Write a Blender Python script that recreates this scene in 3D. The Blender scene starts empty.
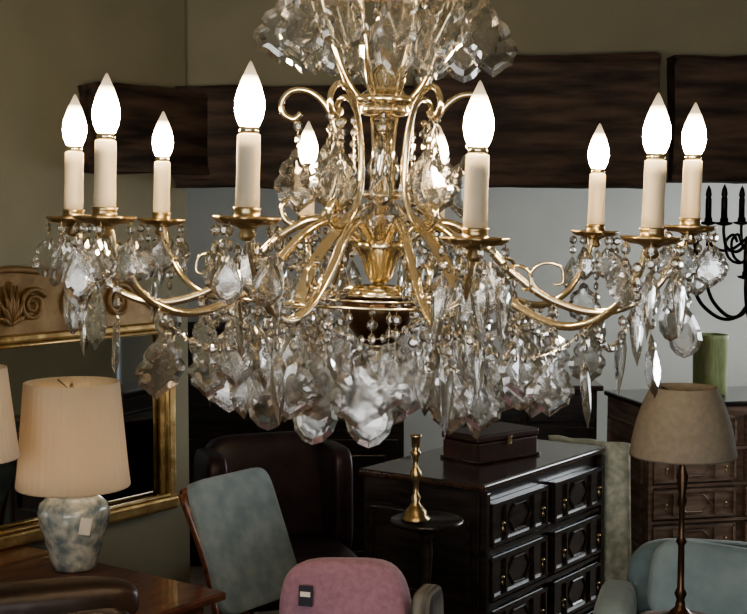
import bpy, math, random
from mathutils import Vector, Matrix
random.seed(31)
pi=math.pi
S=bpy.context.scene
# ---------------------------------------------------------------- materials
def mat(name,col,rough=.5,metal=0,col2=None,scale=8,bump=0,trans=0,ior=1.5,emit=None,es=0,stretch=(1,1,1),detail=6,sheen=0,coat=0,bscale=None):
    m=bpy.data.materials.new(name); m.use_nodes=True
    nt=m.node_tree; b=nt.nodes['Principled BSDF']
    b.inputs['Base Color'].default_value=(*col,1)
    b.inputs['Roughness'].default_value=rough
    b.inputs['Metallic'].default_value=metal
    b.inputs['Transmission Weight'].default_value=trans
    b.inputs['IOR'].default_value=ior
    b.inputs['Sheen Weight'].default_value=sheen
    b.inputs['Coat Weight'].default_value=coat
    if emit:
        b.inputs['Emission Color'].default_value=(*emit,1); b.inputs['Emission Strength'].default_value=es
    if col2 or bump:
        tc=nt.nodes.new('ShaderNodeTexCoord'); mp=nt.nodes.new('ShaderNodeMapping')
        mp.inputs['Scale'].default_value=stretch
        nt.links.new(tc.outputs['Object'],mp.inputs[0])
        nz=nt.nodes.new('ShaderNodeTexNoise'); nz.inputs['Scale'].default_value=scale; nz.inputs['Detail'].default_value=detail
        nt.links.new(mp.outputs[0],nz.inputs['Vector'])
        if col2:
            cr=nt.nodes.new('ShaderNodeValToRGB')
            cr.color_ramp.elements[0].position=.36; cr.color_ramp.elements[0].color=(*col,1)
            cr.color_ramp.elements[1].position=.64; cr.color_ramp.elements[1].color=(*col2,1)
            nt.links.new(nz.outputs[0],cr.inputs[0]); nt.links.new(cr.outputs[0],b.inputs['Base Color'])
        if bump:
            bp=nt.nodes.new('ShaderNodeBump'); bp.inputs['Strength'].default_value=bump; bp.inputs['Distance'].default_value=.01
            if bscale:
                n2=nt.nodes.new('ShaderNodeTexNoise'); n2.inputs['Scale'].default_value=bscale
                nt.links.new(tc.outputs['Object'],n2.inputs['Vector']); nt.links.new(n2.outputs[0],bp.inputs['Height'])
            else: nt.links.new(nz.outputs[0],bp.inputs['Height'])
            nt.links.new(bp.outputs[0],b.inputs['Normal'])
    return m
M={}
M['wall']=mat('plaster_wall',(.225,.222,.165),.9,col2=(.262,.255,.192),scale=2.5,bump=.15)
M['wall2']=mat('pale_plaster',(.44,.44,.41),.9,col2=(.50,.50,.47),scale=1.5,bump=.1)
M['ceil']=mat('ceiling_plaster',(.5,.48,.42),.9,col2=(.54,.52,.46),scale=2)
M['floor']=mat('floor_carpet',(.15,.11,.08),.8,col2=(.23,.175,.125),scale=30,bump=.3)
M['beam']=mat('old_oak',(.016,.010,.009),.7,col2=(.095,.062,.047),scale=3.2,stretch=(1,7,7),bump=1.0,detail=12)
M['brass']=mat('polished_brass',(.94,.81,.57),.15,1,col2=(.97,.87,.66),scale=20)
M['brassd']=mat('aged_brass',(.42,.32,.18),.3,1,col2=(.56,.44,.26),scale=30,bump=.3)
M['bronze']=mat('dark_bronze',(.07,.045,.03),.3,.8,col2=(.12,.07,.04),scale=20)
M['iron']=mat('black_iron',(.012,.011,.011),.45,.7,bump=.2,scale=60)
M['cream']=mat('candle_sleeve',(.50,.44,.34),.5,col2=(.58,.52,.40),scale=15)
M['dark']=mat('ebonised_oak',(.012,.010,.011),.28,col2=(.036,.027,.025),scale=6,stretch=(1,1,7),bump=.15,coat=.5)
M['maho']=mat('mahogany',(.075,.026,.015),.28,col2=(.16,.06,.033),scale=5,stretch=(2,9,9),bump=.1,coat=.5)
M['dkmaho']=mat('dark_mahogany',(.028,.014,.011),.25,col2=(.06,.030,.022),scale=5,stretch=(2,9,9),bump=.1,coat=.6)
M['oak']=mat('oak_drawers',(.13,.09,.07),.32,col2=(.26,.19,.155),scale=6,stretch=(1,1,6),coat=.4)
M['gilt']=mat('gilt',(.34,.225,.095),.38,.75,col2=(.55,.39,.18),scale=14,bump=.6)
M['giltw']=mat('gilt_carving',(.17,.105,.045),.5,.4,col2=(.29,.20,.10),scale=9,bump=.6)
M['mirror']=mat('mirror_glass',(.8,.82,.8),.03,1)
M['leather']=mat('black_leather',(.018,.012,.010),.35,col2=(.04,.024,.018),scale=12,bump=.3)
M['plum']=mat('plum_leather',(.022,.013,.015),.4,col2=(.045,.022,.026),scale=12,bump=.3)
M['teal']=mat('teal_velvet',(.13,.20,.24),.8,col2=(.20,.29,.33),scale=10,bump=.3,sheen=.3)
M['aqua']=mat('aqua_damask',(.16,.215,.245),.8,col2=(.24,.30,.33),scale=16,bump=.3,sheen=.2)
M['aqua2']=mat('pale_aqua_velvet',(.26,.36,.41),.8,col2=(.35,.46,.51),scale=10,bump=.3,sheen=.3)
M['pink']=mat('mauve_wool',(.31,.17,.24),.9,col2=(.37,.22,.29),scale=60,bump=.3,sheen=.2)
M['strip']=mat('grey_linen',(.25,.24,.22),.9,col2=(.06,.06,.06),scale=14,stretch=(9,.3,.3))
M['throw']=mat('sage_brocade',(.30,.34,.29),.8,col2=(.52,.55,.49),scale=30,bump=.4,sheen=.3)
M['shadeb']=mat('taupe_shade',(.20,.185,.16),.85,col2=(.235,.215,.185),scale=60,bump=.1)
M['label']=mat('paper_label',(.8,.78,.72),.7)
M['ink']=mat('ink_label',(.03,.03,.05),.6)
M['book1']=mat('dark_leather_box',(.03,.013,.012),.4,col2=(.055,.022,.018),scale=10)
M['winf']=mat('window_paint',(.7,.7,.66),.5)
M['green']=mat('green_glass',(.20,.24,.10),.35,col2=(.30,.33,.17),scale=12,stretch=(8,8,1),trans=.25)
m=mat('crackle_porcelain',(.20,.26,.29),.25,col2=(.56,.59,.56),scale=30,bump=.1,coat=.6,detail=3); M['jar']=m
m=bpy.data.materials.new('cream_pleated_shade'); m.use_nodes=True; nt=m.node_tree; b=nt.nodes['Principled BSDF']
b.inputs['Base Color'].default_value=(.70,.62,.50,1); b.inputs['Roughness'].default_value=.85
tr=nt.nodes.new('ShaderNodeBsdfTranslucent'); tr.inputs[0].default_value=(.85,.72,.56,1)
mx=nt.nodes.new('ShaderNodeMixShader'); mx.inputs[0].default_value=.35
nt.links.new(b.outputs[0],mx.inputs[1]); nt.links.new(tr.outputs[0],mx.inputs[2]); nt.links.new(mx.outputs[0],nt.nodes['Material Output'].inputs[0])
M['shade']=m
# clear crystal: refracting glass blended with plain see-through for the parallel cut faces
m=bpy.data.materials.new('lead_crystal'); m.use_nodes=True; nt=m.node_tree; nt.nodes.remove(nt.nodes['Principled BSDF'])
g=nt.nodes.new('ShaderNodeBsdfGlass'); g.inputs['Color'].default_value=(1,1,1,1); g.inputs['Roughness'].default_value=0.0; g.inputs['IOR'].default_value=1.55
tp=nt.nodes.new('ShaderNodeBsdfTransparent'); gs=nt.nodes.new('ShaderNodeBsdfGlossy'); gs.inputs['Roughness'].default_value=.06
m1=nt.nodes.new('ShaderNodeMixShader'); m1.inputs[0].default_value=.28
m2=nt.nodes.new('ShaderNodeMixShader'); m2.inputs[0].default_value=.07
nt.links.new(g.outputs[0],m1.inputs[1]); nt.links.new(tp.outputs[0],m1.inputs[2])
nt.links.new(m1.outputs[0],m2.inputs[1]); nt.links.new(gs.outputs[0],m2.inputs[2])
nt.links.new(m2.outputs[0],nt.nodes['Material Output'].inputs[0]); M['crystal']=m
m=bpy.data.materials.new('lit_bulb'); m.use_nodes=True; nt=m.node_tree; nt.nodes.remove(nt.nodes['Principled BSDF'])
em=nt.nodes.new('ShaderNodeEmission'); uv=nt.nodes.new('ShaderNodeAttribute'); uv.attribute_name='hot'
cr=nt.nodes.new('ShaderNodeValToRGB'); e=cr.color_ramp.elements
e[0].position=0; e[0].color=(.0017,.0013,.0008,1); e[1].position=1; e[1].color=(1,.74,.45,1)
k=e.new(.3); k.color=(.0048,.0037,.0023,1)
k=e.new(.6); k.color=(.10,.075,.045,1)
nt.links.new(uv.outputs['Fac'],cr.inputs[0]); nt.links.new(cr.outputs[0],em.inputs[0]); em.inputs[1].default_value=270
nt.links.new(em.outputs[0],nt.nodes['Material Output'].inputs[0]); M['bulb']=m

# ---------------------------------------------------------------- helpers
def root(name,loc=(0,0,0),rz=0,ry=0):
    o=bpy.data.objects.new(name,None); S.collection.objects.link(o); o.location=loc; o.rotation_euler=(0,ry,rz); o.empty_display_size=.1; return o
class MB:
    def __init__(s): s.v=[]; s.f=[]
    def add(s,v,f):
        n=len(s.v); s.v+=[tuple(p) for p in v]; s.f+=[tuple(i+n for i in q) for q in f]
    def obj(s,name,m,parent=None,smooth=True,mods=None,loc=(0,0,0),rot=(0,0,0)):
        me=bpy.data.meshes.new(name); me.from_pydata(s.v,[],s.f); me.update()
        me.materials.append(m)
        if smooth: me.polygons.foreach_set('use_smooth',[True]*len(me.polygons))
        o=bpy.data.objects.new(name,me); S.collection.objects.link(o); o.parent=parent; o.location=loc; o.rotation_euler=rot
        return o
    def lathe(s,prof,c=(0,0,0),seg=24,mod=None):
        v=[];f=[]
        for i,(r,z) in enumerate(prof):
            for j in range(seg):
                a=2*pi*j/seg; rr=r*(mod(a,i) if mod else 1)
                v.append((c[0]+rr*math.cos(a),c[1]+rr*math.sin(a),c[2]+z))
        n=len(prof)
        for i in range(n-1):
            for j in range(seg):
                k=(j+1)%seg
                f.append((i*seg+j,i*seg+k,(i+1)*seg+k,(i+1)*seg+j))
        f.append(tuple(range(seg))[::-1]); f.append(tuple((n-1)*seg+j for j in range(seg)))
        if prof[0][1]>prof[-1][1]: f=[tuple(reversed(q)) for q in f]
        s.add(v,f)
    def tube(s,path,r,seg=8,closed=False):
        P=[Vector(p) for p in path]; n=len(P); v=[];f=[]
        R=r if isinstance(r,(list,tuple)) else [r]*n
        up=None
        for i in range(n):
            if closed: t=P[(i+1)%n]-P[i-1]
            else: t=P[min(i+1,n-1)]-P[max(i-1,0)]
            t.normalize()
            if up is None:
                up=Vector((0,0,1)) if abs(t.z)<.9 else Vector((1,0,0))
            a=t.cross(up); 
            if a.length<1e-5: a=t.cross(Vector((1,.3,0)))
            a.normalize(); b2=a.cross(t).normalized(); up=b2
            for j in range(seg):
                q=2*pi*j/seg; v.append(P[i]+R[i]*(a*math.cos(q)+b2*math.sin(q)))
        for i in range(n if closed else n-1):
            i2=(i+1)%n
            for j in range(seg):
                k=(j+1)%seg; f.append((i*seg+j,i2*seg+j,i2*seg+k,i*seg+k))
        if not closed: f.append(tuple(range(seg))); f.append(tuple((n-1)*seg+j for j in range(seg))[::-1])
        s.add(v,f)
    def box(s,c,d,rz=0):
        v=[];co,si=math.cos(rz),math.sin(rz)
        for x in(-1,1):
            for y in(-1,1):
                for z in(-1,1):
                    X,Y=x*d[0]/2,y*d[1]/2
                    v.append((c[0]+X*co-Y*si,c[1]+X*si+Y*co,c[2]+z*d[2]/2))
        s.add(v,[(0,1,3,2),(4,6,7,5),(0,4,5,1),(2,3,7,6),(0,2,6,4),(1,5,7,3)])
def spline(pts,n=6):
    P=[Vector(p) for p in pts]; out=[]
    for i in range(len(P)-1):
        p0=P[max(i-1,0)];p1=P[i];p2=P[i+1];p3=P[min(i+2,len(P)-1)]
        for k in range(n):
            t=k/n
            out.append(.5*((2*p1)+(-p0+p2)*t+(2*p0-5*p1+4*p2-p3)*t*t+(-p0+3*p1-3*p2+p3)*t**3))
    out.append(P[-1]); return out
def rz3(r,z,a): return (r*math.cos(a),r*math.sin(a),z)
def box(name,c,d,m,parent=None,bev=.006,rot=(0,0,0),seg=2,sub=False):
    b=MB(); b.box((0,0,0),d); o=b.obj(name,m,parent,smooth=bev>.02,loc=c,rot=rot)
    if bev:
        md=o.modifiers.new('bev','BEVEL'); md.width=bev; md.segments=seg; md.limit_method='NONE'
    return o
def cushion(name,c,d,m,parent=None,rot=(0,0,0),e=.35):
    b=MB(); nu,nv=32,20; v=[];f=[]
    def sg(x,p): return math.copysign(abs(x)**p,x)
    for i in range(nv+1):
        ph=-pi/2+pi*i/nv
        for j in range(nu):
            th=2*pi*j/nu
            v.append((d[0]/2*sg(math.cos(ph),e)*sg(math.cos(th),e),d[1]/2*sg(math.cos(ph),e)*sg(math.sin(th),e),d[2]/2*sg(math.sin(ph),e)))
    for i in range(nv):
        for j in range(nu):
            k=(j+1)%nu; f.append((i*nu+j,i*nu+k,(i+1)*nu+k,(i+1)*nu+j))
    b.add(v,f); return b.obj(name,m,parent,loc=c,rot=rot)

# ---------------------------------------------------------------- room shell
LW=(-1.19,4.3); LA=math.atan2(.797,.604)   # oblique left wall line
wl=MB(); wl.box((-4.08,.075,1.4),(9.83,.15,2.8)); o=wl.obj('wall_left',M['wall'],None,False,loc=(LW[0],LW[1],0),rot=(0,0,LA))
def shell(name,c,d,m): 
    b=MB(); b.box((0,0,0),d); return b.obj(name,m,None,False,loc=c)
shell('floor',(-1,3,-.05),(12,12.4,.1),M['floor'])
shell('ceiling',(-1,3,2.85),(12,12.4,.1),M['ceil'])
shell('wall_right',(3.275,.95,1.4),(.15,8.1,2.8),M['wall'])
shell('wall_back',(1.24,5.075,2.33),(3.92,.15,.94),M['wall'])
shell('wall_partition',(-1.7,5.1,1.4),(1.9,.1,2.8),M['wall2'])
shell('wall_far',(.7,8.575,1.4),(6.6,.15,2.8),M['wall2'])
shell('wall_annexleft',(-2.6,6.8,1.4),(.15,3.4,2.8),M['wall2'])
b=MB(); b.box((0,5.3,1.4),(.15,.5,2.8)); b.box((0,8.25,1.4),(.15,.5,2.8)); b.box((0,6.775,.4),(.15,2.45,.8)); b.box((0,6.775,2.6),(.15,2.45,.4))
b.obj('wall_annexright',M['wall2'],None,False,loc=(3.6,0,0))
b=MB(); b.box((-1.7,0,.35),(10,.15,.7)); b.box((-1.7,0,2.65),(10,.15,.3)); b.box((-4.9,0,1.6),(3.6,.15,1.8)); b.box((-.55,0,1.6),(.5,.15,1.8)); b.box((2.75,0,1.6),(1.1,.15,1.8))
b.obj('wall_front',M['wall'],None,False,loc=(0,-3.05,0))
def window(name,loc,w,h,rz):
    b=MB()
    for x in(-w/2+.03,-w/6,w/6,w/2-.03): b.box((x,0,0),(.05,.07,h))
    for z in(-h/2+.03,-h/6,h/6,h/2-.03): b.box((0,0,z),(w,.06,.05))
    return b.obj(name,M['winf'],None,False,loc=loc,rot=(0,0,rz))
window('window_1',(-1.95,-3.05,1.6),2.3,1.8,0)
window('window_2',(.95,-3.05,1.6),2.5,1.8,0)
window('window_3',(3.6,6.775,1.6),2.45,1.6,pi/2)
def area(name,loc,rot,sx,sy,p,c):
    l=bpy.data.lights.new(name,'AREA'); l.shape='RECTANGLE'; l.size=sx; l.size_y=sy; l.energy=p; l.color=c
    o=bpy.data.objects.new(name,l); S.collection.objects.link(o); o.location=loc; o.rotation_euler=rot; return o
area('daylight_1',(-1.95,-3.25,1.6),(pi/2,0,0),2.3,1.8,95,(1,.98,.94))
area('daylight_2',(.95,-3.25,1.6),(pi/2,0,0),2.5,1.8,60,(1,.98,.94))
area('daylight_3',(3.85,6.775,1.6),(0,pi/2,0),1.6,2.4,110,(.92,.97,1))

# beams
def beam(name,c,L,h,t,rz=0,seed=0):
    rn=random.Random(seed); b=MB(); n=max(6,int(L*12)); v=[];f=[]; m8=20
    off=[0]*m8
    for i in range(n+1):
        x=-L/2+L*i/n
        for j in range(m8):
            q=2*pi*j/m8+pi/m8
            cx,sx=math.cos(q),math.sin(q)
            yy=math.copysign(abs(cx)**.12,cx)*t/2; zz=math.copysign(abs(sx)**.12,sx)*h/2
            off[j]=off[j]*.8+rn.uniform(-1,1)*.006
            v.append((x+(rn.uniform(-.01,.01) if i in(0,n) else 0),yy+off[j]*.6,zz+off[j]))
    for i in range(n):
        for j in range(m8):
            k=(j+1)%m8; f.append((i*m8+j,(i+1)*m8+j,(i+1)*m8+k,i*m8+k))
    f.append(tuple(range(m8))); f.append(tuple(n*m8+j for j in range(m8))[::-1])
    b.add(v,f); return b.obj(name,M['beam'],None,False,loc=c,rot=(0,0,rz))
def LWp(s,n,z):
    return (LW[0]+.604*s+.797*n,LW[1]+.797*s-.604*n,z)
beam('wooden_beam',LWp(.59,.06,2.03),.52,.29,.13,LA,1)
beam('wooden_beam',(-.28,4.96,2.02),.86,.36,.16,0,2)
beam('wooden_beam',(.585,4.95,2.075),.87,.47,.18,0,3)
beam('wooden_beam',(2.12,4.95,2.085),2.08,.45,.18,0,4)

# ---------------------------------------------------------------- crystal chandelier
CH=root('crystal_chandelier',(.0125,2.25,1.723),0,math.radians(1.7))
br=MB(); cr_=MB(); ca=MB(); bu=MB(); hot=[]; wire=MB(); bd=MB(); fs=MB()
half=[(0,0),(.10,-.06),(.15,-.17),(.27,-.24),(.33,-.35),(.31,-.42),(.41,-.52),(.42,-.62),(.35,-.70),(.33,-.80),(.20,-.86),(.11,-.93),(0,-1)]
smooth_half=[(0,0),(.10,-.10),(.2,-.27),(.29,-.45),(.33,-.62),(.28,-.80),(.15,-.94),(0,-1)]
spear=[(0,0),(.09,-.07),(.13,-.2),(.11,-.45),(.075,-.75),(0,-1)]
def crystal(p,L,kind=0,rz=None,wf=1,th=None):
    hf=[half,smooth_half,spear][kind]
    if rz is None: rz=random.gauss(0,.85)
    ol=hf+[(-x,z) for x,z in hf[-2:0:-1]]; n=len(ol); cz=-.58 if kind<2 else -.4
    if th is None: th=.06 if kind<2 else .07
    v=[];f=[]
    tl=random.uniform(-.08,.08); ty=random.uniform(-.14,.14)
    def ring(sc,y): return [(x*sc*wf,y,cz+(z-cz)*sc) for x,z in ol]
    v+=ring(1,0)
    mid=.78 if kind<2 else .6; inn=.56 if kind<2 else .2
    for sg in(1,-1):
        v+=ring(mid,sg*th*.78); v+=ring(inn,sg*th)
    for q,sg in ((n,1),(3*n,-1)):
        for i in range(n):
            k=(i+1)%n
            a=[(i,k,q+k,q+i),(q+i,q+k,q+n+k,q+n+i)]
            if sg>0: a=[t[::-1] for t in a]
            f+=a
        t=tuple(q+n+i for i in range(n)); f.append(t[::-1] if sg>0 else t)
    co,si=math.cos(rz),math.sin(rz); out=[]
    for x,y,z in v:
        x+=tl*z; y+=ty*z
        out.append((p[0]+L*(x*co-y*si),p[1]+L*(x*si+y*co),p[2]+L*z))
    cr_.add(out,f)
def bead(p,d,rz=None):
    if rz is None: rz=random.uniform(0,pi)
    n=8; v=[];f=[]; co,si=math.cos(rz),math.sin(rz)
    for (sc,y) in ((.5,-.26),(1,-.05),(1,.05),(.5,.26)):
        for i in range(n):
            a=2*pi*i/n+pi/8; x=.5*d*sc*math.cos(a); z=.5*d*sc*math.sin(a); Y=y*d
            v.append((p[0]+x*co-Y*si,p[1]+x*si+Y*co,p[2]+z))
    for q in range(3):
        for i in range(n):
            k=(i+1)%n; f.append((q*n+i,q*n+k,(q+1)*n+k,(q+1)*n+i))
    f.append(tuple(range(n))[::-1]); f.append(tuple(3*n+i for i in range(n)))
    cr_.add(v,f)
def drop(p,nb,L,kind=0,bd_=.017,rz=None,wf=1):
    x,y,z=p; z0=z
    for i in range(nb):
        z-=bd_*.5+.003; bead((x,y,z),bd_); z-=bd_*.5
    z-=.004
    wire.tube([(x,y,z0),(x,y,z)],.0008,4)
    crystal((x,y,z),L,kind,rz,wf)
def festoon(a,b2,sag,n,d=.014,mid=None):
    A=Vector(a);B=Vector(b2); pts=[]
    for i in range(n+1):
        t=i/n; p=A.lerp(B,t); p.z-=sag*4*t*(1-t); pts.append(p)
    wire.tube(pts,.0008,4)
    for i in range(1,n): bead(pts[i],d)
    return pts
arm=[(.045,-.02),(.10,.012),(.16,-.012),(.22,-.068),(.29,-.115),(.37,-.135),(.44,-.112),(.485,-.06),(.503,-.012)]
RB=.51
ANG=[-2,37,77,107,144,181,219,249.5,283.5,318.5]
DZ=[.016,.0,.0,.0,-.002,0,.006,.012,-.006,.0]
AR=[math.radians(x) for x in ANG]
U=random.uniform; C=random.choice
for i in range(10):
    a=AR[i]; dz=DZ[i]; side=i in(4,5,6)
    pts=spline([rz3(r_,z+dz*(r_/.51)**3,a) for r_,z in arm],6); n=len(pts)
    br.tube(pts,[.0078-.002*k/n for k in range(n)],8)
    br.tube(spline([rz3(r_,z,a) for r_,z in [(.27,-.10),(.25,-.07),(.27,-.05),(.30,-.055),(.305,-.08),(.29,-.085)]],5),.003,6)
    c=rz3(RB,dz,a)
    bd.lathe([(.006,-.028),(.012,-.022),(.008,-.014),(.018,-.008),(.034,-.006),(.042,.0),(.043,.004),(.036,.000),(.018,-.001),(.017,.012),(.019,.016),(.016,.016)],c,32,mod=lambda q,k:(1+.07*math.cos(8*q)) if 3<k<8 else 1)
    h=.112
    ca.lathe([(.0158,.008),(.0162,.03),(.0155,.06),(.0158,.09),(.0153,h-.002),(.012,h)],c,20)
    br.lathe([(.0125,h-.001),(.0135,h+.004),(.0125,h+.009),(.010,h+.01)],c,16)
    bp=[(.009,.005),(.0130,.010),(.0175,.020),(.0198,.032),(.0192,.045),(.0155,.059),(.0108,.072),(.0060,.083),(.0024,.091),(.0003,.094)]
    bu.lathe([(x,h+z) for x,z in bp],c,20)
    hv=[.7,.9,1,1,.9,.58,.36,.2,.08,0]
    for q in hv: hot+= [q]*20
    for k in range(6):
        q=a+2*pi*k/6+U(-.15,.3); p=(c[0]+.041*math.cos(q),c[1]+.041*math.sin(q),c[2]-.004)
        u=random.random()
        if u<.45: drop(p,1,U(.055,.075),0,.016)
        elif u<.75: drop(p,2,U(.055,.075),1,.016)
        else: drop(p,2,.095,2,.016)
    for (ox,oy,nb) in ((.012,.006,5),(-.014,-.008,3)):
        drop((c[0]*.985+ox,c[1]*.985+oy,c[2]-.03),nb,U(.08,.10),C([1,0,2]),.017)
    if not side or i==6: drop(rz3(.405,-.13,a),C([1,2]),U(.09,.115),C([0,2]),.018)
    if not side: drop(rz3(.35,-.136,a),C([1,2]),U(.09,.11),0,.018)
    drop(rz3(.29,-.118,a),C([1,2]),U(.10,.12),0,.019)
    drop(rz3(.225,-.072,a),C([4,5]),U(.095,.115),C([0,1]),.018)
    drop(rz3(.165,-.02,a),C([2,3]),U(.05,.07),1,.015)
    a2=AR[(i+1)%10]; a2=a2 if a2>a else a2+2*pi
    am=(a+a2)/2
    if i in(1,3,6,8,9): festoon(rz3(.42,-.125,a),rz3(.42,-.125,a2),.05,16,.013)
    f1=festoon(rz3(.30,-.12,a),rz3(.30,-.12,a2),.04,11,.014)
    if i%2: drop(tuple(f1[5]),1,U(.095,.11),0,.018)
    for q in (-.12,.12): drop(rz3(.25,-.12,am+q),C([1,2,4]),U(.095,.115),C([0,0,1]),.018)
    drop(rz3(.17,-.115,am),C([3,5]),.115,C([0,1]),.018)
    if i%2: drop(rz3(.17,-.115,a),C([1,2]),U(.07,.09),C([0,1]),.016)
    if i%2==0: drop(rz3(.12,-.11,a),C([4,6]),.115,C([0,1]),.018)
    if i%2==0: festoon(rz3(.045,.045,am),rz3(.24,-.06,am),.03,11,.013)
for R_,z_ in((.17,-.112),(.12,-.107),(.25,-.117)):
    br.tube([rz3(R_,z_,2*pi*k/60) for k in range(60)],.0025,6,True)
for k in range(5):
    a=math.radians(18+72*k); br.tube([rz3(.05,-.095,a),rz3(.12,-.107,a),rz3(.17,-.112,a),rz3(.25,-.117,a)],.003,6)
# flat gilt straps
for k in range(5):
    a=math.radians(234+72*k); pts=spline([rz3(.06,.035,a),rz3(.12,-.005,a),rz3(.18,-.06,a),rz3(.215,-.125,a)],6)
    t=Vector((-math.sin(a),math.cos(a),0)); v=[];f=[]; n=len(pts)
    for j,p in enumerate(pts):
        w=.010+.002*math.sin(pi*j/n)
        nn=Vector((math.cos(a),math.sin(a),.8)).normalized()*.0015
        for s1,s2 in((-1,-1),(1,-1),(1,1),(-1,1)): v.append(p+t*w*s1+nn*s2)
    for j in range(n-1):
        for q in range(4):
            w=(q+1)%4; f.append((4*j+q,4*j+w,4*j+4+w,4*j+4+q))
    f+= [(3,2,1,0),(4*n-4,4*n-3,4*n-2,4*n-1)]
    fs.add(v,f)
sc=[(.138,.186),(.150,.176),(.166,.184),(.170,.205),(.152,.223),(.122,.221),(.095,.197),(.078,.155),(.070,.10),(.076,.055),(.098,.018),(.130,.0),(.158,.008),(.166,.03),(.150,.042),(.138,.032)]
for k in range(6):
    a=math.radians(60*k)
    br.tube(spline([rz3(x,z,a) for x,z in sc],5),.0052,8)
    drop(rz3(.142,.176,a),2,.11,0,.018,rz=U(.3,1.2))
    drop(rz3(.055,.185,a+.5),4,.07,1,.016)
    drop(rz3(.10,.19,a+.5),2,.08,C([0,1]),.016)
for k in range(8):
    a=math.radians(22.5+45*k)
    br.tube(spline([rz3(x,z,a) for x,z in [(.03,.20),(.065,.235),(.095,.305),(.12,.38),(.145,.435),(.162,.43),(.168,.40)]],5),.0058,8)
for R_,z in((.168,.40),(.12,.40)):
    br.tube([rz3(R_,z,2*pi*k/48) for k in range(48)],.004,6,True)
for k in range(12): drop(rz3(.168,.40,2*pi*k/12+.1),1,U(.10,.12),0,.02)
for k in range(6): drop(rz3(.12,.40,2*pi*k/6),2,U(.10,.12),C([0,1]),.02)
for k in range(4): drop(rz3(.08,.398,2*pi*k/4+.2),2,U(.10,.12),1,.02)
for k in range(4): br.tube([rz3(.0,.402,pi*k/2),rz3(.168,.402,pi*k/2)],.003,6)
br.lathe([(.007,-.03),(.007,.2)],seg=12)
for k in range(6):
    a=math.radians(30+60*k); br.tube([rz3(.022,.06,a),rz3(.018,.12,a),rz3(.024,.19,a)],.0035,6)
br.lathe([(.012,.182),(.034,.186),(.044,.194),(.040,.2),(.056,.206),(.058,.214),(.04,.22),(.022,.235),(.03,.25),(.016,.27),(.009,.29),(.009,1.03),(.02,1.035),(.06,1.06),(.065,1.078)],seg=24)
br.lathe([(.02,.045),(.034,.052),(.03,.06),(.014,.068)],seg=24)
br.lathe([(.03,-.094),(.078,-.1),(.084,-.107),(.078,-.113),(.05,-.116)],seg=32)
br.lathe([(.014,-.09),(.022,-.08),(.032,-.05),(.046,-.035),(.05,-.025),(.036,-.02),(.02,-.026)],seg=24)
br.lathe([(.001,-.238),(.006,-.232),(.011,-.222),(.010,-.212),(.005,-.205),(.009,-.2),(.016,-.195)],seg=16)
bo=MB(); bo.lathe([(.012,-.196),(.03,-.19),(.05,-.165),(.060,-.14),(.062,-.118),(.05,-.114)],seg=32)
gl=MB()
gl.lathe([(.012,.185),(.024,.178),(.02,.165),(.013,.155),(.019,.12),(.026,.10),(.018,.08),(.012,.07)],seg=12)
gl.lathe([(.012,.047),(.03,.04),(.042,.022),(.044,.005),(.034,-.012),(.02,-.022),(.012,-.024)],seg=16)
gl.lathe([(.012,.34),(.03,.33),(.045,.30),(.03,.275),(.02,.265)],seg=14)
br.obj('brass_frame',M['brass'],CH); fs.obj('brass_straps',M['brass'],CH,False); bd.obj('drip_pans',M['brassd'],CH); ca.obj('candle_sleeves',M['cream'],CH)
o=bu.obj('bulbs',M['bulb'],CH)
at=o.data.attributes.new('hot','FLOAT','POINT'); at.data.foreach_set('value',hot)
cr_.obj('crystals',M['crystal'],CH,False); gl.obj('glass_stem',M['crystal'],CH,False)
wire.obj('pins',M['brass'],CH,False); bo.obj('bowl',M['bronze'],CH)

# ---------------------------------------------------------------- iron chandelier
IC=root('wrought_iron_chandelier',(1.28,4.50,1.63))
b=MB()
b.lathe([(.002,-.26),(.015,-.25),(.01,-.235),(.028,-.215),(.03,-.19),(.014,-.165),(.012,-.1),(.022,-.08),(.012,-.06),(.012,.1),(.024,.12),(.01,.15),(.007,.2),(.007,1.13),(.05,1.14),(.055,1.168)],seg=16)
for k in range(6):
    a=math.radians(60*k+5)
    b.tube(spline([rz3(x,z,a) for x,z in [(.02,-.17),(.06,-.225),(.12,-.235),(.185,-.19),(.215,-.13),(.21,-.09)]],5),.0065,6)
    b.tube(spline([rz3(x,z,a+.5) for x,z in [(.015,.06),(.05,.02),(.10,-.01),(.15,.005),(.165,.05),(.165,.08)]],5),.0055,6)
    b.tube(spline([rz3(x,z,a) for x,z in [(.02,-.02),(.06,-.05),(.10,-.03),(.11,.02),(.085,.045),(.07,.02)]],5),.005,6)
    for (x,z,q) in ((.21,-.09,a),(.165,.08,a+.5)):
        b.lathe([(.008,-.005),(.026,.0),(.03,.006),(.014,.008),(.013,.02)],rz3(x,z,q),14)
        b.lathe([(.011,.015),(.0105,.085),(.008,.088),(.011,.098),(.008,.115),(.001,.13)],rz3(x,z,q),12)
b.obj('iron_frame',M['iron'],IC)

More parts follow.
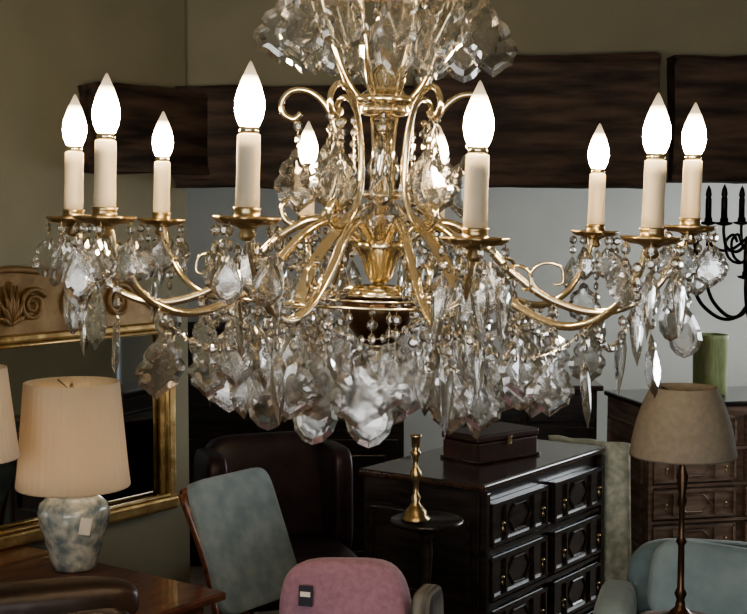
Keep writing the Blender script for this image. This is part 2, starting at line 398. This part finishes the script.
# ---------------------------------------------------------------- lamps
def shade(parent,rb,rt,z0,z1,m,pl=True,bulge=0):
    b=MB(); t=.003
    seg=180;f=[]
    prof=[(rb,z0),(rb+.001,z0+.006)]+[(rb+(rt-rb)*k/6+bulge*math.sin(pi*k/6),z0+(z1-z0)*k/6) for k in range(1,6)]+[(rt+.001,z1-.006),(rt,z1),(rt-t,z1)]+[(rb+(rt-rb)*k/6+bulge*math.sin(pi*k/6)-t,z0+(z1-z0)*k/6) for k in range(5,0,-1)]+[(rb-t,z0)]
    v=[]
    for i,(r_,z) in enumerate(prof):
        for j in range(seg):
            a=2*pi*j/seg; rr=r_*(1+(.006*math.cos(45*a) if pl else 0)); v.append((rr*math.cos(a),rr*math.sin(a),z))
    n=len(prof)
    for i in range(n):
        for j in range(seg):
            k=(j+1)%seg; i2=(i+1)%n; f.append((i*seg+j,i*seg+k,i2*seg+k,i2*seg+j))
    b.add(v,f); b.obj('shade',m,parent)
    b=MB()
    for k in range(3):
        a=2*pi*k/3; b.tube([(0,0,z1-.03),rz3(rt*.97,z1-.008,a)],.002,6)
    b.lathe([(.004,z0-.02),(.004,z1-.03),(.008,z1-.026),(.006,z1-.01),(.001,z1-.004)],seg=10)
    b.obj('shade_carrier',M['brassd'],parent)
def plight(name,parent,loc,p,c,r=.02):
    l=bpy.data.lights.new(name,'POINT'); l.energy=p; l.color=c; l.shadow_soft_size=r
    o=bpy.data.objects.new(name,l); S.collection.objects.link(o); o.parent=parent; o.location=loc
TT=.68
L1=root('table_lamp',(-.90,4.0,TT))
b=MB(); b.lathe([(.05,0),(.064,.004),(.07,.03),(.088,.09),(.103,.14),(.107,.175),(.100,.2),(.075,.22),(.052,.228),(.049,.244),(.054,.25),(.03,.254)],seg=40,mod=lambda a,i:1+.012*math.cos(6*a))
b.obj('porcelain_jar',M['jar'],L1)
b=MB(); b.lathe([(.03,.248),(.032,.256),(.012,.262),(.01,.30),(.014,.305),(.014,.33),(.008,.335)],seg=16); b.obj('fitting',M['brassd'],L1)
shade(L1,.168,.140,.25,.565,M['shade'])
box('price_tag',(.055,-.096,.15),(.035,.002,.05),M['label'],L1,0,rot=(0,.2,.5))
plight('shade_fill_light',L1,(0,0,.34),1.4,(1,.80,.54))  # added light to warm the shade; the lamp itself is taken as off
L3=root('table_lamp',(-1.13,3.72,TT))
b=MB(); b.lathe([(.055,0),(.06,.012),(.03,.03),(.022,.06),(.05,.13),(.06,.2),(.045,.26),(.018,.29),(.024,.3),(.01,.31),(.01,.38),(.006,.4)],seg=28); b.obj('porcelain_base',M['jar'],L3)
shade(L3,.14,.11,.385,.64,M['shade']); plight('shade_fill_light',L3,(0,0,.5),.4,(1,.80,.56))  # weaker added fill inside this shade too
L2=root('table_lamp',(.787,3.4,.70))
b=MB(); b.lathe([(.06,0),(.062,.008),(.05,.016),(.03,.024),(.014,.04),(.01,.06),(.016,.075),(.009,.09),(.008,.2),(.014,.21),(.008,.225),(.007,.3),(.013,.315),(.009,.33),(.016,.38),(.006,.41),(.006,.5)],seg=20); b.obj('turned_stem',M['bronze'],L2)
shade(L2,.134,.084,.432,.608,M['shadeb'],False,.009)

# ---------------------------------------------------------------- gilt mirror
GM=root('gilt_overmantel_mirror',LWp(0,.0,0),LA)
zb,zt,W=.68,1.36,1.44
box('glass',(0,-.025,(zb+zt)/2),(W-.08,.01,zt-zb-.04),M['mirror'],GM,0)
box('backboard',(0,-.01,(zb+zt)/2),(W-.02,.018,zt-zb),M['bronze'],GM,0)
for nm,c,d in (('rail_bottom',(0,-.035,zb+.025),(W,.07,.05)),('rail_top',(0,-.03,zt-.015),(W,.06,.03)),('stile_1',(-W/2+.025,-.03,(zb+zt)/2),(.045,.06,zt-zb)),('stile_2',(W/2-.025,-.03,(zb+zt)/2),(.045,.06,zt-zb))):
    box(nm,c,d,M['gilt'],GM,.012,seg=3)
b=MB()
for sx in(-1,1):
    b.tube([(sx*(W/2-.055),-.06,zb+.04),(sx*(W/2-.055),-.06,zt-.03)],.007,8)
b.tube([(-W/2+.05,-.065,zb+.055),(W/2-.05,-.065,zb+.055)],.008,8)
b.tube([(-W/2+.05,-.06,zt-.035),(W/2-.05,-.06,zt-.035)],.007,8)
b.obj('beading',M['gilt'],GM)
top=[(.64,0),(.645,.05),(.60,.075),(.56,.12),(.50,.165),(.42,.175),(.34,.19),(.24,.20),(.12,.205),(0,.215)]
pts=[(x,z) for x,z in top]+[(-x,z) for x,z in top[-2::-1]]
n=len(pts); v=[(x,-.045,zt+z) for x,z in pts]+[(x,0,zt+z) for x,z in pts]
f=[tuple(range(n))[::-1],tuple(range(n,2*n))]+[(i,(i+1)%n,n+(i+1)%n,n+i) for i in range(n)]
b=MB(); b.add(v,f); b.obj('crest',M['giltw'],GM,False)
b=MB()
b.tube(spline([(x,-.05,zt+z-.006) for x,z in pts],4),.011,8)
for sx in(-1,1):
    for (cx,cz,R0,dr) in ((.46,.085,.06,1),(.27,.095,.07,-1),(.09,.09,.055,1)):
        sp=[]
        for k in range(40):
            t=k/39; q=dr*(t*4.2*pi)+.5; rr=R0*(1-t*.85); sp.append((sx*(cx+rr*math.cos(q)),-.05,zt+cz+rr*math.sin(q)))
        b.tube(sp,[.009*(1-.5*k/39) for k in range(40)],7)
for k in range(7):
    q=pi*k/6; b.tube([(0,-.05,zt+.03),(.03*math.cos(q),-.058,zt+.05+.05*math.sin(q)),(.055*math.cos(q),-.05,zt+.06+.11*math.sin(q))],[.004,.011,.003],7)
b.obj('carved_scrolls',M['giltw'],GM)

# side table along oblique wall
ST=root('mahogany_side_table',LWp(0,0,0),LA)
box('top',(-.72,-.50,TT-.0125),(1.5,.9,.025),M['maho'],ST,.006)
box('frieze',(-.72,-.50,TT-.075),(1.4,.82,.10),M['maho'],ST,.004)
b=MB()
for x in(-1.38,-.06):
    for y in(-.88,-.12): b.lathe([(.014,0),(.02,.03),(.014,.06),(.018,.1),(.024,.3),(.03,.5),(.022,.54),(.03,.56)],(x,y,0),16)
b.obj('legs',M['maho'],ST)

# black leather armchair (back toward us)
AC=root('leather_armchair',(-.687,2.66,0),.35)
cushion('seat',(0,-.05,.36),(.50,.55,.22),M['leather'],AC)
cushion('back',(0,.22,.61),(.52,.16,.58),M['leather'],AC,rot=(-.12,0,0))
cushion('back_roll',(0,.25,.885),(.52,.13,.11),M['leather'],AC,e=.6)
cushion('arm_1',(-.26,-.03,.45),(.11,.50,.36),M['leather'],AC); cushion('arm_2',(.26,-.03,.45),(.11,.50,.36),M['leather'],AC)
b=MB()
for x in(-.2,.2):
    for y in(-.26,.2): b.lathe([(.014,0),(.02,.1),(.026,.27)],(x,y,0),12)
b.obj('legs',M['maho'],AC)

# blue chair
BC=root('upholstered_dining_chair',(-.19,3.98,0),math.radians(54))
cushion('seat',(0,0,.45),(.40,.40,.09),M['aqua'],BC)
box('seat_rail',(0,0,.395),(.38,.38,.06),M['maho'],BC,.008)
b=MB()
for x in(-.175,.175):
    b.tube(spline([(x,.28,0),(x,.21,.22),(x,.19,.42),(x,.25,.68),(x*1.05,.345,.90)],5),[.016]*21,8)
    b.tube(spline([(x,-.16,0),(x,-.16,.2),(x,-.16,.4)],4),[.014,.015,.016,.017,.018,.018,.019,.02,.02],8)
    b.tube([(x,-.16,.15),(x,.235,.15)],.009,6)
b.tube(spline([(-.18,.345,.90),(-.1,.36,.908),(0,.365,.91),(.1,.36,.908),(.18,.345,.90)],5),.015,8)
b.obj('frame',M['maho'],BC)
cushion('back_panel',(0,.265,.735),(.375,.05,.42),M['aqua'],BC,rot=(math.radians(-22),0,0),e=.25)

# mauve chair
PC=root('mauve_armchair',(-.145,3.04,0),-.30)
cushion('back',(0,.27,.622),(.34,.12,.53),M['pink'],PC,rot=(-.1,-.07,0),e=.45)
cushion('seat',(0,0,.40),(.36,.5,.2),M['pink'],PC)
cushion('arm_1',(-.19,.02,.48),(.08,.46,.3),M['pink'],PC); cushion('arm_2',(.19,.02,.48),(.08,.46,.3),M['pink'],PC)
box('label_backing',(-.09,.215,.805),(.036,.004,.05),M['ink'],PC,0,rot=(-.1,0,0))
box('label_text',(-.09,.212,.81),(.026,.003,.012),M['label'],PC,0,rot=(-.1,0,0))
b=MB()
for x in(-.15,.15):
    for y in(-.2,.25): b.lathe([(.014,0),(.02,.1),(.026,.32)],(x,y,0),12)
b.obj('legs',M['maho'],PC)
cushion('linen_cushion',(.205,.27,.685),(.06,.14,.30),M['strip'],PC)

# plum chair further back
DC=root('wingback_armchair',(-.36,5.15,0),.35)
cushion('seat',(0,-.05,.38),(.5,.5,.2),M['plum'],DC); cushion('back',(0,.2,.62),(.5,.15,.5),M['plum'],DC,rot=(-.15,0,0))
cushion('wing_1',(-.25,.1,.62),(.09,.28,.42),M['plum'],DC); cushion('wing_2',(.25,.1,.62),(.09,.28,.42),M['plum'],DC)
b=MB()
for x in(-.2,.2):
    for y in(-.25,.2): b.lathe([(.014,0),(.02,.1),(.026,.3)],(x,y,0),12)
b.obj('legs',M['maho'],DC)

# ---------------------------------------------------------------- chests
def chest(name,loc,rz,w,d,h,rows,m,mtop,cols=2,geo=True):
    R=root(name,loc,rz)
    box('carcass',(w/2,d/2,h/2+.03),(w,d-.02,h-.10),m,R,.004)
    box('top',(w/2,d/2-.005,h-.0125),(w+.03,d+.02,.025),mtop,R,.008,seg=3)
    box('plinth',(w/2,d/2-.005,.07),(w+.02,d+.01,.06),m,R,.008)
    b=MB()
    for x in(.04,w-.04):
        for y in(.04,d-.04): b.lathe([(.03,0),(.036,.012),(.03,.035),(.022,.042)],(x,y,0),14)
    b.obj('bun_feet',m,R)
    z0=.11; tot=h-.05-z0; rh=tot/rows
    b=MB(); k=MB()
    for i in range(rows):
        zc=z0+rh*(i+.5)
        b.box((w/2,-.002,z0+rh*i),(w,.02,.014))
        for c in range(cols):
            xw=w/cols; xc=xw*(c+.5); ww=xw-.05; hh=rh-.035
            b.box((xc,-.004,zc),(ww,.022,hh))
            for s_ in(-1,1):
                b.box((xc,-.018,zc+s_*(hh/2-.008)),(ww,.014,.012)); b.box((xc+s_*(ww/2-.008),-.018,zc),(.012,.014,hh))
                b.box((xc+s_*ww*.25,-.018,zc+0),(.010,.014,hh*.9)) if geo else None
            if geo:
                q=[(xc-ww*.2,zc),(xc-ww*.1,zc+hh*.3),(xc+ww*.1,zc+hh*.3),(xc+ww*.2,zc),(xc+ww*.1,zc-hh*.3),(xc-ww*.1,zc-hh*.3)]
                b.tube([(x,-.018,z) for x,z in q],.005,4,True)
            for s_ in ((-1,1) if ww>.3 else (0,)):
                X=xc+s_*ww*.36
                k.lathe([(.001,-.03),(.006,-.024),(.005,-.014),(.002,-.004),(.009,0),(.009,.004),(.002,.008)],(X,-.032,zc),10)
    b.obj('drawer_fronts',m,R,False); k.obj('drop_handles',M['brassd'],R)
    for x in(.012,w-.012): box('stile',(x,-.006,h/2+.03),(.024,.026,h-.12),m,R,.003)
    sp=MB()
    for zc in(h*.33,h*.70):
        for s_ in(-1,1):
            sp.box((-.006,d/2,zc+s_*h*.15),(.014,d*.8,.014)); sp.box((-.006,d/2+s_*d*.4,zc),(.014,.014,h*.31))
    sp.obj('side_panels',m,R,False)
    return R
fa=math.atan2(.7,.5)
chest('chest_of_drawers',(.35,4.3,0),fa,.86,.48,.875,4,M['dark'],M['dkmaho'])
chest('chest_of_drawers',(1.29,6.3,0),.22,.95,.5,.85,4,M['oak'],M['dark'])
BX=root('leather_document_box',(.42,4.80,.876),fa-.25)
box('body',(0,0,.035),(.30,.18,.07),M['book1'],BX,.005); box('lid',(0,0,.085),(.31,.19,.028),M['book1'],BX,.008,seg=3)
box('lower_edge',(0,0,.005),(.315,.195,.01),M['dkmaho'],BX,.003)
box('clasp',(0,-.095,.07),(.02,.006,.03),M['brassd'],BX,.002)
TH=root('brocade_throw',(.895,5.02,0),fa)
b=MB(); v=[];f=[]; nx,nz=40,30
for j in range(nz+1):
    t=j/nz
    for i in range(nx+1):
        u=i/nx
        x=.02+.035*math.sin(u*5*pi+.6*t)*(.35+t*.7)+.012*t; y=-.06+.34*u*(1-.12*math.sin(pi*t)); z=.885-.60*t
        v.append((x,y,z))
for j in range(nz):
    for i in range(nx): q=j*(nx+1)+i; f.append((q,q+1,q+nx+2,q+nx+1))
b.add(v,f); o=b.obj('cloth',M['throw'],TH); o.modifiers.new('s','SOLIDIFY').thickness=.006
b=MB()
for i in range(34):
    y=-.06+.34*i/33; b.tube([(.03+.03*math.sin(i*.5),y,.29),(.032+.03*math.sin(i*.5),y,.25),(.03+.03*math.sin(i*.5),y,.21)],[.003,.004,.002],5)
b.obj('fringe',M['throw'],TH)

GV=root('green_glass_vase',(1.66,6.62,.85),.3)
b=MB()
def sq(a,i):
    c,s_=abs(math.cos(a)),abs(math.sin(a)); return 1/max((c**5+s_**5)**.2,.01)
b.lathe([(.06,0),(.068,.01),(.07,.1),(.072,.28),(.076,.30),(.066,.30),(.062,.27),(.06,.02),(.01,.018)],seg=40,mod=sq); b.obj('vase_body',M['green'],GV)

BKC=root('oak_press_cupboard',(-1.15,6.6,0),0)
box('carcass',(.65,.22,.60),(1.3,.44,1.14),M['dark'],BKC,.004); box('cornice',(.65,.21,1.19),(1.38,.5,.05),M['dark'],BKC,.012,seg=3); box('plinth',(.65,.21,.04),(1.34,.47,.08),M['dark'],BKC,.006)
for i in range(3):
    x=.22+.43*i
    for z,hh in((.38,.5),(.92,.4)):
        box('door_panel',(x,-.006,z),(.38,.02,hh),M['dark'],BKC,.004); box('raised_field',(x,-.02,z),(.26,.016,hh-.14),M['dark'],BKC,.008,seg=3)
SB=root('oak_sideboard',(.42,7.3,0),0)
box('carcass',(.4,.22,.45),(.8,.42,.66),M['dark'],SB,.004); box('top',(.4,.21,.795),(.86,.48,.03),M['dkmaho'],SB,.008)
for i in range(2):
    box('drawer',(.2+.4*i,-.004,.68),(.36,.02,.14),M['dark'],SB,.004); box('door',(.2+.4*i,-.004,.38),(.36,.02,.40),M['dark'],SB,.004)
b=MB()
for x in(.04,.76):
    for y in(.04,.4): b.lathe([(.02,0),(.03,.04),(.022,.08),(.028,.13)],(x,y,0),12)
b.obj('legs',M['dark'],SB)

PT=root('pedestal_table',(.165,4.12,0))
b=MB(); b.lathe([(.012,.30),(.022,.35),(.03,.42),(.016,.5),(.013,.6),(.02,.7),(.016,.74),(.04,.775),(.1,.785),(.112,.79),(.115,.80),(.108,.805),(.1,.798)],seg=32)
for k in range(3):
    a=2*pi*k/3+.5; b.tube(spline([rz3(.005,.36,a),rz3(.06,.31,a),rz3(.10,.18,a),rz3(.13,.06,a),rz3(.15,.015,a)],5),[.018-.0004*q for q in range(21)],8)
b.obj('turned_table',M['dark'],PT)
CS=root('brass_candlestick',(.13,4.10,.80))
b=MB(); b.lathe([(.045,.0),(.047,.012),(.036,.02),(.034,.034),(.022,.046),(.012,.06),(.016,.075),(.008,.09),(.009,.12),(.02,.14),(.018,.155),(.007,.17),(.01,.2),(.018,.215),(.01,.222),(.013,.235),(.014,.26),(.02,.268),(.011,.27)],seg=8)
b.obj('stick',M['brassd'],CS)

LT=root('tripod_wine_table',(.787,3.4,0))
b=MB(); b.lathe([(.014,.28),(.026,.33),(.034,.4),(.016,.5),(.02,.6),(.03,.64),(.06,.668),(.11,.675),(.12,.683),(.122,.692),(.115,.70),(.1,.6985)],seg=40)
for k in range(3):
    a=2*pi*k/3+.3; b.tube(spline([rz3(.005,.36,a),rz3(.07,.31,a),rz3(.12,.18,a),rz3(.17,.06,a),rz3(.21,.015,a)],5),[.018-.0004*q for q in range(21)],8)
b.obj('turned_table',M['maho'],LT)
BA=root('aqua_armchair',(1.06,4.16,0),-.25)
cushion('back',(0,.26,.45),(.56,.15,.42),M['teal'],BA,rot=(-.12,0,0),e=.5); cushion('seat',(0,-.02,.36),(.5,.5,.18),M['teal'],BA)
cushion('scatter_cushion',(.02,.13,.54),(.44,.13,.28),M['aqua2'],BA,rot=(-.3,.10,0),e=.5)
cushion('arm_1',(-.30,0,.38),(.13,.54,.32),M['aqua2'],BA,e=.5); cushion('arm_2',(.30,0,.38),(.13,.54,.32),M['aqua2'],BA,e=.5)
b=MB()
for x in(-.25,.25):
    for y in(-.22,.25): b.lathe([(.014,0),(.02,.1),(.026,.28)],(x,y,0),12)
b.obj('legs',M['maho'],BA)

# ---------------------------------------------------------------- world, camera
w=bpy.data.worlds.new('world'); S.world=w; w.use_nodes=True
w.node_tree.nodes['Background'].inputs[0].default_value=(.6,.68,.8,1); w.node_tree.nodes['Background'].inputs[1].default_value=.7
cam=bpy.data.cameras.new('camera'); cam.sensor_width=36; cam.lens=1350/747*36; cam.clip_start=.05
co=bpy.data.objects.new('camera',cam); S.collection.objects.link(co); co.location=(0,0,1.75)
co.rotation_euler=(pi/2-math.atan(95/1350),0,0); S.camera=co
S.view_settings.view_transform='AgX'
try: S.view_settings.look='AgX - Medium High Contrast'
except Exception as ex: print(ex)
S.view_settings.exposure=0
